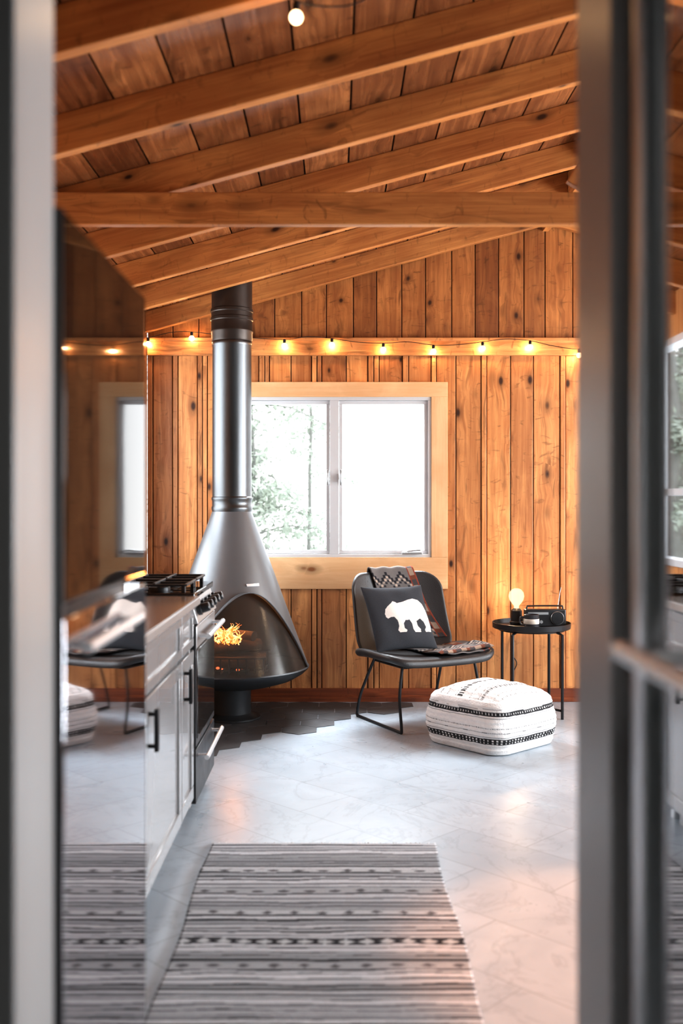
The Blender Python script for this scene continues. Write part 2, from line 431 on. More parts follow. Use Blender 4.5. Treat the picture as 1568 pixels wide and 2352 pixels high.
for x0,x1 in ((WX0+.023,-.037),(.023,WX1-.023)):
    s=MB(); frame(s,x0,x1,WZ0+.023,WZ1-.023,.022,YB+.005,YB+.05); so=s.obj('sash','white',e,bevel=.002)
    g=MB(); g.box((x0+.02,YB+.025,WZ0+.043),(x1-.02,YB+.029,WZ1-.043)); g.obj('glass_pane','glass',e)
for x in (-.05,.035):
    b=MB(); b.box((x-.006,YB-.02,1.40),(x+.006,YB-.012,1.50)); b.box((x-.004,YB-.035,1.42),(x+.004,YB-.02,1.475)); b.obj('window_latch','steel',e,bevel=.002,label='small grey casement latch')
b=MB(); b.box((.43,YB-.05,WZ0+.022),(.56,YB-.013,WZ0+.035)); b.rod((.46,YB-.035,WZ0+.04),(.55,YB-.045,WZ0+.05),.006); b.obj('window_crank','steel',e,bevel=.002,label='grey window crank handle')
def sidewin(name,x,sgn,h,label):
    e=thing(name,(x,(h[0]+h[1])/2,h[2]),0,label,'window','structure')
    b=MB(); t=.04; xa,xb=sorted((x-sgn*.01,x+sgn*.09))
    def fr(ya,yb,za,zb,t,xa,xb):
        b.box((xa,ya,za),(xb,yb,za+t)); b.box((xa,ya,zb-t),(xb,yb,zb)); b.box((xa,ya,za+t),(xb,ya+t,zb-t)); b.box((xa,yb-t,za+t),(xb,yb,zb-t))
    fr(h[0],h[1],h[2],h[3],t,xa,xb); m=(h[0]+h[1])/2
    if sgn>0: b.box((xa,m-.025,h[2]+t),(xb,m+.025,h[3]-t))
    else: b.box((xa,h[0]+t,1.33),(xb,h[1]-t,1.37))
    b.obj('frame','white',e,bevel=.002)
    g=MB(); xm=x+sgn*.04; 
    g.box((xm-.002,h[0]+t,h[2]+t),(xm+.002,h[1]-t,h[3]-t)); g.obj('glass_pane','glass',e)
sidewin('window_2',XL,-1,LH,'white framed kitchen window facing trees')
sidewin('window_3',XR,1,RHs[0],'wide white framed side window')
sidewin('window_4',XR,1,RHs[1],'wide white framed side window')
# ---- doorway wall + unseen hall enclosure added to block world light
JX0,JX1,JY0,JY1=-.41,.352,1.28,1.45
b=MB(); HT=2.12
b.box((XL,JY0,0),(JX0-.03,JY1,HT)); b.box((JX1+.03,JY0,0),(XR,JY1,HT)); 
def roofbox(x0,x1):
    v=[];
    for x in (x0,x1):
        for y in (JY0,JY1):
            for z in (HT,deck(x)): v.append((x,y,z))
    b.add(v,[(0,1,3,2),(4,6,7,5),(0,4,5,1),(2,3,7,6),(0,2,6,4),(1,5,7,3)])
roofbox(XL,RX); roofbox(RX,XR)
b.obj('wall_front','hall',label='dark grey partition wall with doorway',category='wall',kind='structure')
b=MB(); b.box((JX0-.03,JY0-.008,0),(JX0,JY1+.004,HT)); b.box((JX1,JY0-.008,0),(JX1+.03,JY1+.004,HT)); b.box((JX0,JY0-.008,HT-.02),(JX1,JY1+.004,HT))
b.obj('trim_2','jamb',bevel=.004,label='satin pale door jamb lining',category='door frame',kind='structure')
b=MB(); b.box((-1.32,-1.3,0),(-1.22,1.28,2.5)); b.obj('hall_enclosure_side','hall',label='unseen dark grey hallway wall blocking outside light',category='wall',kind='structure')  # unseen enclosure, added to keep world light off the door frames
b=MB(); b.box((1.22,-1.3,0),(1.32,1.28,2.5)); b.obj('hall_enclosure_far','hall',label='unseen dark grey hallway wall blocking outside light',category='wall',kind='structure')
b=MB(); b.box((-1.22,-1.3,0),(1.22,-1.2,2.5)); b.obj('hall_enclosure_end','hall',label='unseen dark grey hallway end wall blocking outside light',category='wall',kind='structure')
b=MB(); b.box((-1.32,-1.3,2.5),(1.32,1.28,2.56)); b.obj('hall_enclosure_top','hall',label='unseen dark hallway ceiling blocking outside light',category='ceiling',kind='structure')
e=thing('door_1',(.39,.75,0),0,'glossy reflective open door with metal edge and pull bar','door','structure')
b=MB(); b.box((.372,.36,.012),(.41,1.135,2.08)); b.obj('panel','mirror',e)
b=MB(); b.tube([(.388,1.175,.012),(.388,1.175,2.08)],[.036,.036],24); b.obj('edge_stile','steel',e,label='rounded steel edge')
b=MB(); b.box((.40,1.215,.012),(.44,1.262,2.08)); b.obj('edge_seal','blackpl',e,label='black rubber seal')
b=MB(); b.tube([(.315,1.10,1.135),(.315,.52,1.135)],.011,16); b.rod((.315,1.05,1.135),(.372,1.05,1.135),.008); b.rod((.315,.58,1.135),(.372,.58,1.135),.008); b.obj('pull_handle','chrome',e,label='round chrome pull bar')
# ------------------------------------------------------------------ refrigerator
e=thing('refrigerator',(-.78,1.78,0),0,'dark glossy refrigerator with mirror finish doors','refrigerator')
b=MB(); b.box((-1.18,1.475,.03),(-.445,2.10,1.73)); 
for x in (-1.1,-.5):
    for y in (1.52,2.05): b.rod((x,y,0),(x,y,.03),.02)
b.obj('body','blackpl',e,bevel=.006)
b=MB(); b.box((-.44,1.468,1.145),(-.40,2.10,1.73)); b.obj('door','fridgeU',e,bevel=.006,label='dark glossy upper door')
b=MB(); b.box((-.44,1.468,.06),(-.40,2.10,1.125)); b.box((-.441,1.458,.06),(-.4005,1.466,1.73),1); d=b.obj('door',['fridgeL','black'],e,bevel=.002,label='polished lower door')
b=MB(); b.tube([(-.378,1.52,1.075),(-.378,1.93,1.075)],.009,16); b.rod((-.378,1.56,1.075),(-.40,1.56,1.075),.006); b.rod((-.378,1.89,1.075),(-.40,1.89,1.075),.006)
hd=b.obj('handle','chrome',e,label='horizontal steel bar handle')
# ------------------------------------------------------------------ cabinets
def shaker(b,x,ya,yb,za,zb,t=.055):
    b.box((x-.014,ya+t*.9,za+t*.9),(x-.008,yb-t*.9,zb-t*.9))
    b.box((x-.018,ya,za),(x,yb,za+t)); b.box((x-.018,ya,zb-t),(x,yb,zb)); b.box((x-.018,ya,za+t),(x,ya+t,zb-t)); b.box((x-.018,yb-t,za+t),(x,yb,zb-t))
for ya,yb in ((2.125,2.985),(2.99,3.70),(3.705,4.015)):
    e=thing('base_cabinet',(-.88,(ya+yb)/2,0),0,'painted shaker base cabinet with drawer and black bar handle','cabinet',group='kitchen base cabinets')
    b=MB(); b.box((-1.2,ya,.09),(-.59,yb,.878)); b.box((-1.2,ya+.01,0),(-.64,yb-.01,.09)); b.obj('body','cab',e,bevel=.002)
    b=MB(); shaker(b,-.57,ya+.004,yb-.004,.10,.70); dd=b.obj('door','cab',e,bevel=.003)
    hy=ya+.048
    b=MB(); b.box((-.551,hy-.011,.535),(-.538,hy+.011,.665)); b.box((-.57,hy-.006,.545),(-.551,hy+.006,.557)); b.box((-.57,hy-.006,.643),(-.551,hy+.006,.655))
    h=b.obj('handle','black',e,bevel=.002,label='black bar handle')
    h.parent=dd; h.location=h.location-dd.location
    b=MB(); shaker(b,-.57,ya+.004,yb-.004,.715,.868,.035); b.obj('drawer','cab',e,bevel=.003)
b=MB(); b.box((-1.215,2.115,.88),(-.548,4.018,.916)); b.box((-.549,2.115,.884),(-.545,4.018,.912),1); b.obj('countertop',['counter','steel'],bevel=.002,label='grey laminate kitchen worktop with thin metal edge',category='countertop')
# ------------------------------------------------------------------ range
e=thing('kitchen_range',(-.87,4.335,0),0,'black and steel gas range with knobs and oven','stove')
ya,yb=4.03,4.645
b=MB(); b.box((-1.18,ya,.05),(-.59,yb,.90)); 
for x in (-1.1,-.65):
    for y in (ya+.05,yb-.05): b.rod((x,y,0),(x,y,.05),.02)
b.obj('body','steel',e,bevel=.003)
b=MB(); b.box((-1.18,ya,.90),(-.57,yb,.925)); b.obj('cooktop','blackglass',e,bevel=.004,label='black cooktop')
for yc in (ya+.16,yb-.16):
    for xc in (-.74,-1.0):
        b=MB(); b.rev([(.045,0),(.045,.012),(.03,.02),(0.001,.02)],(xc,yc,.925),24); b.obj('burner','black',e)
for yc in (ya+.16,yb-.16):
    b=MB(); t=.006
    for x in (-1.13,-.87,-.61): b.box((x-t,yc-.135,.950),(x+t,yc+.135,.960))
    for y in (yc-.13,yc,yc+.13): b.box((-1.13,y-t,.950),(-.61,y+t,.960))
    for x in (-1.0,-.74): b.box((x-t,yc-.13,.952),(x+t,yc+.13,.964))
    for x in (-1.12,-.62):
        for y in (yc-.125,yc+.125): b.box((x-.008,y-.008,.925),(x+.008,y+.008,.952))
    b.obj('grate','black',e,bevel=.002,label='cast iron grate')
b=MB(); b.add([(-.59,ya,.80),(-.555,ya,.80),(-.585,ya,.90),(-.59,ya,.90),(-.59,yb,.80),(-.555,yb,.80),(-.585,yb,.90),(-.59,yb,.90)],[(0,1,2,3),(4,7,6,5),(0,4,5,1),(1,5,6,2),(2,6,7,3),(3,7,4,0)]); b.obj('control_panel','steel',e,bevel=.002)
for i in range(5):
    y=ya+.07+i*(yb-ya-.14)/4
    b=MB(); b.tube([(-.565,y,.853),(-.552,y,.856),(-.55,y,.857),(-.520,y,.866),(-.517,y,.867)],[.026,.026,.021,.019,.015],20); b.obj('knob','blackpl',e,label='black control knob')
b=MB(); b.box((-.59,ya+.005,.30),(-.565,yb-.005,.79)); b.box((-.566,ya+.005,.70),(-.562,yb-.005,.79),1); b.box((-.566,ya+.03,.33),(-.561,yb-.03,.69),2)
od=b.obj('oven_door',['blackpl','steel','blackglass'],e,bevel=.002,label='black glass oven door')
b=MB(); b.tube([(-.52,ya+.04,.745),(-.52,yb-.04,.745)],.011,16); b.rod((-.52,ya+.08,.745),(-.562,ya+.08,.745),.008); b.rod((-.52,yb-.08,.745),(-.562,yb-.08,.745),.008)
b.obj('handle','chrome',e,label='chrome oven handle')
b=MB(); b.box((-.59,ya+.005,.07),(-.565,yb-.005,.285)); b.obj('drawer',['blackpl'],e,bevel=.002,label='black lower drawer')
b=MB(); b.tube([(-.525,ya+.04,.25),(-.525,yb-.04,.25)],.010,16); b.rod((-.525,ya+.08,.25),(-.566,ya+.08,.25),.007); b.rod((-.525,yb-.08,.25),(-.566,yb-.08,.25),.007); b.obj('handle','chrome',e,label='chrome drawer handle')
# ------------------------------------------------------------------ hearth tiles
b=MB(); R=.115
hx=R*math.sqrt(3)
for r in range(-2,10):
    for c in range(-1,14):
        cx=-1.2+c*hx+(r%2)*hx/2; cy=4.95+r*1.5*R
        if cx-hx/2<XL+.0 or cy+R>YB-.035 : 
            if not (cy+R>YB-.035 and cy<YB-.04): continue
        if cx>.48 or cy<5.36+1.02*(max(cx,-.75)+.43): continue
        if cx<-1.1: continue
        pts=[]
        for k in range(6):
            th=math.pi/6+k*math.pi/3; pts.append((cx+(R-.002)*math.cos(th),min(cy+(R-.002)*math.sin(th),YB-.036)))
        v=[(p[0],p[1],0.0005) for p in pts]+[(p[0],p[1],.003) for p in pts]
        b.add(v,[tuple(range(6))[::-1],tuple(range(6,12))]+[(k,(k+1)%6,6+(k+1)%6,6+k) for k in range(6)])
b.obj('hearth','slate',label='black slate hexagon tile hearth inset with ragged edge',category='hearth',kind='structure',smooth=False)
# ------------------------------------------------------------------ fireplace
FX,FY=-.619,5.96
e=thing('freestanding_fireplace',(FX,FY,.006),0,'grey metal conical freestanding fireplace with tall flue','fireplace')
fc=Vector((FX,FY,0))
phi0=math.radians(23); HW=math.radians(60)
ZT=1.246
def rad(z): return .114+(ZT-z)*.368
ZR=.312
def rimz(ph):
    t=(ph-phi0)/HW
    if abs(t)>=1: return ZR
    return ZR+.02*min(1,(1-abs(t))*40)+.445*(1-abs(t)**2.0)**.85
def cpos(ph,r,z): return fc+Vector((r*math.sin(ph),-r*math.cos(ph),z))
SEG=240; ROW=30
V=[];Fc=[]
for i in range(SEG):
    ph=-math.pi+2*math.pi*i/SEG; zl=rimz((ph+math.pi)%(2*math.pi)-math.pi)
    for j in range(ROW+1):
        z=ZT+(zl-ZT)*j/ROW; V.append(cpos(ph,rad(z),z))
for i in range(SEG):
    k=(i+1)%SEG
    for j in range(ROW): Fc.append((i*(ROW+1)+j,k*(ROW+1)+j,k*(ROW+1)+j+1,i*(ROW+1)+j+1))
b=MB(); b.add(V,Fc)
o=b.obj('hood',['hood'],e,label='conical grey hood with arched opening')
inner=[]
for v in V:
    d=Vector((v.x-FX,v.y-FY,0)); L=d.length; inner.append(Vector((FX+d.x*(L-.006)/L,FY+d.y*(L-.006)/L,v.z)))
b=MB(); b.add(inner,Fc); b.obj('hood_dark_liner','hood_inner',e,label='black inner liner that keeps the opening dark')  # dark liner added so the lit hood interior stays black
b=MB(); V=[];Fc=[]; K=80; 
for i in range(K+1):
    t=-1+2*i/K; ph=phi0+HW*t; z=rimz(ph); k=(1-abs(t)**2)
    dirv=Vector((math.sin(phi0),-math.cos(phi0),0))
    for j in range(6):
        s=j/5; p=cpos(ph,rad(z)-.003,z)+ dirv*.05*s*k+Vector((math.sin(ph),-math.cos(ph),0))*.005*s
        V.append(p)
for i in range(K):
    for j in range(5): Fc.append((i*6+j,(i+1)*6+j,(i+1)*6+j+1,i*6+j+1))
b.add(V,Fc); b.tube([V[i*6+5] for i in range(K+1)],.004,8)
o=b.obj('visor','hood',e,label='arched steel visor lip'); so=o.modifiers.new('sol','SOLIDIFY'); so.thickness=.004
b=MB(); V=[];Fc=[]; J=16
for i in range(K+1):
    t=-1+2*i/K; ph=phi0+HW*t; z=rimz(ph)
    for j in range(J+1):
        zz=ZR-.01+(z-ZR+.01)*j/J; V.append(cpos(ph,rad(zz)-.008,zz))
for i in range(K):
    for j in range(J): Fc.append((i*(J+1)+j,(i+1)*(J+1)+j,(i+1)*(J+1)+j+1,i*(J+1)+j+1))
b.add(V,Fc); b.obj('fire_screen','screen',e,label='fine dark mesh fire screen')
b=MB(); b.rev([(.10,.185),(.17,.19),(.27,.205),(.37,.235),(.43,.27),(.458,.296),(.463,.306),(.455,.312),(.435,.305),(.37,.265),(.25,.24),(.001,.232)],(FX,FY,.006),72); b.obj('bowl','bowl',e,label='dark rounded fire bowl')
b=MB(); b.rev([(.17,0),(.17,.008),(.13,.016),(.114,.03),(.114,.18),(.12,.195)],(FX,FY,.006),48); b.obj('pedestal','bowl',e,label='dark cylindrical pedestal with flange')
b=MB(); b.rev([(.118,1.235),(.122,1.25),(.122,1.262),(.118,1.268),(.118,1.30),(.122,1.306),(.122,1.318),(.117,1.325),(.116,2.22),(.119,2.225),(.119,2.245),(.116,2.25)],(FX,FY,0),64); b.obj('flue_pipe','pipe',e,label='brushed stainless flue pipe')
b=MB(); 
b.rev([(.119,2.25),(.123,2.26),(.123,2.30),(.126,2.305),(.126,2.315),(.123,2.32),(.123,2.37),(.127,2.375),(.127,2.39),(.123,2.395),(.123,2.42),(.127,2.425),(.127,2.44),(.121,2.445),(.121,2.665)],(FX,FY,0),56)
b.obj('upper_flue','pipeb',e,label='blackened upper flue sections')
b=MB()
zb=.815
Tb=Matrix.Translation(cpos(phi0+.15,rad(zb)+.004,zb))@Matrix.Rotation(phi0+.15,4,'Z')@Matrix.Rotation(math.radians(-20),4,'X')
b.box((-.04,-.003,-.008),(.04,.003,.008),0,Tb); b.obj('badge','chrome',e,bevel=.002,label='small steel plate')
b=MB()
for i in range(9):
    x=-.2+i*.05; b.tube([(FX+x,FY-.16,.38),(FX+x,FY-.15,.29),(FX+x,FY+.15,.29),(FX+x,FY+.16,.38)],.005,8)
b.tube([(FX-.22,FY-.16,.38),(FX+.22,FY-.16,.38)],.006,8); b.tube([(FX-.22,FY+.16,.38),(FX+.22,FY+.16,.38)],.006,8); b.tube([(FX-.22,FY,.285),(FX+.22,FY,.285)],.007,8)
for x in (-.18,.18):
    for y in (-.12,.12): b.rod((FX+x,FY+y,.25),(FX+x,FY+y,.30),.008)
b.obj('fire_basket','black',e,label='black iron fire grate')
def logobj(p0,p1,r):
    w=MB(); n=8; pts=[Vector(p0).lerp(Vector(p1),i/n)+Vector((0,0,random.uniform(-.003,.003))) for i in range(n+1)]
    w.tube(pts,[r*random.uniform(.9,1.04) for _ in pts],14)
    w.obj('firewood_log','charlog',label='charred split log burning in the fireplace',category='firewood',group='logs in the fireplace')
logobj((FX-.19,FY-.08,.342),(FX+.20,FY-.05,.342),.038)
logobj((FX-.18,FY+.06,.344),(FX+.2,FY+.08,.344),.040)
logobj((FX-.16,FY-.10,.428),(FX+.16,FY+.09,.430),.036)
logobj((FX+.14,FY-.10,.502),(FX-.16,FY+.07,.505),.030)
b=MB()
def flame(c,h,r):
    n=14;pts=[];rs=[];ph=random.uniform(0,6);q=random.uniform(3,6)
    for i in range(n+1):
        t=i/n; pts.append(Vector(c)+Vector((.035*math.sin(t*q+ph)*t,.03*math.cos(t*4+ph)*t,h*t))); rs.append(max(.001,r*(math.sin(math.pi*min(1,.15+t*.85))**.8)*(1-t*.5)*(1+.4*math.sin(t*17+ph))))
    b.tube(pts,rs,10)
for i in range(70):
    flame((FX+random.uniform(-.16,.06),FY-.13+random.uniform(-.03,.12),.475+random.uniform(-.025,.03)),random.uniform(.03,.095),random.uniform(.003,.009))
b.obj('fire','flame',label='orange flames licking over the charred logs',category='fire',kind='stuff')
b=MB()
for i in range(13):
    b.sphere((FX+random.uniform(-.15,.08),FY+random.uniform(-.15,-.04),.303+random.uniform(0,.012)),random.uniform(.006,.013),8,6,0,.7)
b.obj('embers','ember',label='glowing red embers on the grate',category='embers',kind='stuff')
point((FX+.02,FY-.06,.62),4.0,(1,.36,.10),.03,'fire_glow')
# ------------------------------------------------------------------ pads
def rrect(hx,hy,r,n=10):
    P=[]
    for cx,cy,a0 in ((hx-r,hy-r,0),(-hx+r,hy-r,90),(-hx+r,-hy+r,180),(hx-r,-hy+r,270)):
        for k in range(n+1):
            a=math.radians(a0+90*k/n); P.append((cx+r*math.cos(a),cy+r*math.sin(a)))
    return P
def resample(P,n):
    L=[0];m=len(P)
    for i in range(m): L.append(L[-1]+math.dist(P[i],P[(i+1)%m]))
    out=[]
    j=0
    for k in range(n):
        s=L[-1]*k/n
        while L[j+1]<s: j+=1
        t=(s-L[j])/max(1e-9,L[j+1]-L[j]); a=P[j%m];c=P[(j+1)%m]; out.append((a[0]+(c[0]-a[0])*t,a[1]+(c[1]-a[1])*t))
    return out
def pad(b,outl,prof,fn):
    n=len(outl);V=[];Fc=[]
    for r,h in prof:
        for p in outl: V.append(fn(Vector((p[0]*r,p[1]*r,h))))
    for i in range(len(prof)-1):
        for k in range(n):
            l=(k+1)%n; Fc.append((i*n+k,i*n+l,(i+1)*n+l,(i+1)*n+k))
    b.add(V,Fc)
# ------------------------------------------------------------------ chair
CT=math.radians(27)
ch=thing('lounge_chair',(.515,5.85,0),CT,'black leather lounge chair on thin black sled legs','chair')
CM=MATX[ch.name]
def padprof(t,n=12,k=.06):
    pr=[(max(r,.001),t/2) for r in (0,.2,.4,.6,.8,.9,.94)]
    for i in range(1,n): 
        a=math.pi*i/n; pr.append((.94+k*math.sin(a),t/2*math.cos(a)))
    return pr+[(r if r>0 else .001,-t/2) for r in (.94,.9,.8,.6,.4,.2,0)]
SW=.368
ol=resample(rrect(SW,.262,.12),96)
def seatfn(p):
    z=.405+p.z+ .06*(abs(p.x)/SW)**3*.4 - .03*math.cos(min(1,abs(p.y)/.26)*math.pi/2)*math.cos(min(1,abs(p.x)/SW)*math.pi/2)+ (-.02 if p.y>0.1 else 0)*(p.y-.1)/.15
    if p.y<-.17: z-=((-.17-p.y)/.09)**2*.02
    return Vector((p.x,p.y-.015,z))
b=MB(); pad(b,ol,padprof(.045),seatfn); b.obj('seat','leather',ch,world=False,label='padded black leather seat')
olb=resample(rrect(.325,.26,.11),96)
BX=-.035
def backfn(p):
    h=p.y+.255; w=1-.06*(h/.5)
    y=.235+h*.24-.095*(abs(p.x)/.31)**2.2 - .06*math.exp(-h/.06) ; z=.385+h*.93
    return Vector((p.x*w*1.02+BX,y-p.z,z))
b=MB(); pad(b,olb,padprof(.038),backfn); b.obj('backrest','leather',ch,world=False,label='curved black leather backrest')
for sx in (-1,1):
    x=.275*sx; xt=.24*sx
    pts=[(xt,-.17,.385),(x*.98,-.185,.2),(x,-.215,.03),(x,-.205,.009),(x,-.17,.008),(x,.26,.008),(x,.295,.009),(x,.305,.03),(x*.98,.26,.16),(xt,.15,.375)]
    b=MB(); b.tube(catmull(pts,6),.0085,12); b.obj('leg','black',ch,world=False,label='black steel sled leg')
b=MB(); 
b.box((-.24,-.17,.352),(.24,.16,.366)); b.obj('seat_support','black',ch,world=False,bevel=.005)
# ------------------------------------------------------------------ pillow
bear=[(872,1413),(876,1402),(884,1395),(893,1389),(899,1384),(905,1386),(908,1389),(925,1386),(938,1382),(952,1380),(966,1384),(976,1394),(982,1408),(985,1425),(985,1445),(982,1456),(966,1457),(965,1452),(970,1446),(966,1434),(958,1427),(947,1433),(948,1444),(954,1451),(953,1458),(938,1458),(934,1450),(934,1438),(930,1429),(918,1430),(911,1438),(911,1448),(917,1453),(915,1457),(899,1457),(895,1452),(899,1442),(898,1430),(892,1421),(884,1421),(877,1424),(873,1420)]
def inpoly(x,y,P):
    c=False;j=len(P)-1
    for i in range(len(P)):
        if (P[i][1]>y)!=(P[j][1]>y) and x<(P[j][0]-P[i][0])*(y-P[i][1])/(P[j][1]-P[i][1])+P[i][0]: c=not c
        j=i
    return c
G=200; V=[];cols=[];Fc=[]; S=.195
pm=CM@Matrix.Translation((-.135,.045,.612))@Matrix.Rotation(math.radians(-6),4,'Z')@Matrix.Rotation(math.radians(-19),4,'X')@Matrix.Rotation(math.radians(0),4,'Y')
for side in (0,1):
    for i in range(G+1):
        for j in range(G+1):
            u=-1+2*i/G; v=-1+2*j/G
            T=.062*max(0,(1-u*u)*(1-v*v))**.42
            x=S*u*(1-.07*(1-v*v)) ; z=S*v*(1-.07*(1-u*u))
            x-=.13*z
            y=-T if side==0 else T
            y+=.004*math.sin(7*u+3*v)*(1-u*u)*(1-v*v)
            V.append(pm@Vector((x,y,z)))
            c=(.055,.058,.066)
            if side==0:
                px=920+u*74; py=1420-v*72
                if inpoly(px-4,py,bear): c=(.85,.79,.73)
            cols.append(c)
o=(G+1)*(G+1)
for i in range(G):
    for j in range(G):
        a=i*(G+1)+j; Fc.append((a,a+G+1,a+G+2,a+1)); Fc.append((o+a,o+a+1,o+a+G+2,o+a+G+1))
b=MB(); b.add(V,Fc); b.obj('throw_pillow','pillow',cols=cols,ang=180,label='dark grey square pillow with white bear silhouette on the chair',category='pillow')
# ------------------------------------------------------------------ blanket
def seatz(x,y): return seatfn(Vector((x,y+.015,.0225))).z
path=[]
for z in (.62,.72,.80): 
    q=backfn(Vector((0,(z-.385)/.93-.255,-.03))); path.append((-.03,q.y,z,.15))
q=backfn(Vector((0,.255,0))); path.append((-.03,q.y+.012,.878,.15)); path.append((-.03,q.y-.02,.885,.15))
for z,xc in ((.84,-.02),(.76,-.0),(.68,.02),(.60,.05),(.52,.085),(.46,.11)):
    q=backfn(Vector((xc,(z-.385)/.93-.255,.03))); path.append((xc,q.y-.004,z,.15))
for y,xc,hw in ((.16,.12,.15),(.08,.13,.15),(0.0,.14,.15),(-.08,.15,.15),(-.16,.16,.15),(-.235,.165,.145)):
    path.append((xc,y,seatz(xc,y)+.012,hw))
sm=catmull([(p[0],p[1],p[2]) for p in path],14); sw=catmull([(p[3],0,0) for p in path],14)
def pat(s,uu):
    c=(.17,.155,.15)
    ss=s%.15; st=round(((uu*.15/.10)%1)*6)/6; tri=abs(st-.5)*2*.05
    if abs(ss-.045-tri)<.011: c=(.025,.024,.028)
    elif abs(ss-.066-tri)<.006: c=(.48,.38,.31)
    elif abs(ss-.088-tri)<.006: c=(.03,.03,.035)
    elif ss>.141: c=(.30,.20,.15)
    if uu>.70:
        k=(s*34)%4
        c=(.17,.06,.035) if k<1 else ((.07,.06,.06) if k<2.4 else (.34,.25,.19))
        if uu>.94 or .70<uu<.75: c=(.26,.055,.03)
    return c
NU=90; V=[];cols=[];Fc=[]
L=0
for i,p in enumerate(sm):
    if i: L+=(sm[i]-sm[i-1]).length
    for j in range(NU+1):
        u=-1+2*j/NU; x=p.x+u*sw[i].x
        y,z=p.y,p.z
        if z>.47:
            y-= .095*(min(1,abs(x-BX)/.31))**2.2 - .095*(abs(p.x-BX)/.31)**2.2
        else:
            z=max(z,seatz(min(.29,max(-.3,x)),y)+.008)
        z+=.003*math.sin(u*9+L*14)
        V.append(CM@Vector((x,y-.002*math.sin(u*7+L*9),z)))
        cols.append(pat(L,u))
for i in range(len(sm)-1):
    for j in range(NU):
        a=i*(NU+1)+j; Fc.append((a,a+1,a+NU+2,a+NU+1))
b=MB(); b.add(V,Fc); o=b.obj('throw_blanket','blanket',cols=cols,ang=180,label='grey patterned wool throw with rust border draped over chair',category='blanket')
so=o.modifiers.new('sol','SOLIDIFY'); so.thickness=.008; so.offset=0
b=MB(); V=[];cols=[];Fc=[]
NA,NB=80,110
for sd,dz in ((0,.034),(1,.016)):
    for i in range(NA+1):
        for j in range(NB+1):
            u=i/NA; v=j/NB
            x=-.04+.37*v; y=-.25+.19*u+ .02*math.sin(v*3)
            edge=min(u,1-u,v,1-v); rr=min(1,edge/.06)**.5
            z=seatz(x,y)+.016+.009+(dz-.025)*rr+.002*math.sin(v*17+u*5)
            V.append(CM@Vector((x,y,z)))
            cols.append(pat(v*.45,.9-u*1.7))
o2=(NA+1)*(NB+1)
for i in range(NA):
    for j in range(NB):
        a=i*(NB+1)+j; Fc.append((a,a+NB+1,a+NB+2,a+1)); Fc.append((o2+a,o2+a+1,o2+a+NB+2,o2+a+NB+1))
b.add(V,Fc); fo=b.obj('folded_end','blanket',cols=cols,ang=180,label='folded patterned end with cream and rust motifs')
bl=D.objects['throw_blanket']; fo.location=fo.location-bl.location; fo.parent=bl
# ------------------------------------------------------------------ pouf
PT=math.radians(42)
PM=Matrix.Translation((.838,5.375,0))@Matrix.Rotation(PT,4,'Z')
n=440; ol=resample(rrect(.262,.262,.10,16),n)
prof=[]
for i in range(60):
    r=i/60*.88; prof.append((max(r,.002),.322-.052*(r/.88)**3))
for i in range(18):
    a=math.pi/2*i/18; prof.append((.88+.12*math.sin(a),.212+.058*math.cos(a)))
for i in range(90):
    t=i/89; prof.append((1+.06*math.sin(math.pi*t),.212-.177*t))
for i in range(10):
    a=math.pi/2*i/9; prof.append((.93+.07*math.cos(a),.035-.033*math.sin(a)))
prof.append((.5,.001)); prof.append((.002,.001))
V=[];cols=[];Fc=[]
white=(.84,.83,.82);blk=(.03,.03,.032);gr=(.38,.38,.38)
for ri,(r,h) in enumerate(prof):
    for k,p in enumerate(ol):
        x,y=p[0]*r,p[1]*r; z=h
        s=k/n*1.9 
        if ri>=60:
            r2=1+.009*math.sin(s*40)*math.sin(h*50)+.004*math.sin(h*260); x*=r2;y*=r2
            c=white
            hh=h+.003*math.sin(s*11)
            if .200<hh<.224:
                c=blk
                if (s*55)%1<.25 and .207<hh<.216: c=white
            elif .230<hh<.234 or .189<hh<.193: c=gr
            elif .138<hh<.143: c=(.25,.25,.25) if (s*90)%1<.6 else white
            elif .116<hh<.120 : c=(.12,.12,.12) if (s*120)%1<.6 else white
            elif .058<hh<.088:
                c=blk
                if (s*45)%1<.3 and (.075<hh<.083 or .062<hh<.069): c=white
            elif .094<hh<.098: c=gr
        else:
            z+=.003*math.sin(x*160)*.6+.003*math.sin(y*60)
            c=white; yy=y+.035*(x/.26)**2+.006*math.sin(x*11)
            for c0,wd,kd in ((-.20,.003,2),(-.17,.003,2),(-.10,.008,1),(-.08,.003,2),(-.02,.003,2),(.045,.016,0),(.075,.003,2),(.13,.003,2),(.18,.007,1),(.24,.003,2)):
                if abs(yy-c0)<wd:
                    c=((.04,.04,.04) if (x*60)%1>.35 else white) if kd==0 else (((.15,.15,.15) if (x*80)%1>.35 else white) if kd==1 else ((.32,.32,.32) if (x*90)%1>.45 else white))
        V.append(PM@Vector((x,y,z))); cols.append(c)
for i in range(len(prof)-1):
    for k in range(n):
        l=(k+1)%n; Fc.append((i*n+k,i*n+l,(i+1)*n+l,(i+1)*n+k))
b=MB(); b.add(V,Fc); b.obj('pouf','pouf',cols=cols,ang=180,label='plump white knitted pouf with black stripes on the tile floor',category='pouf')
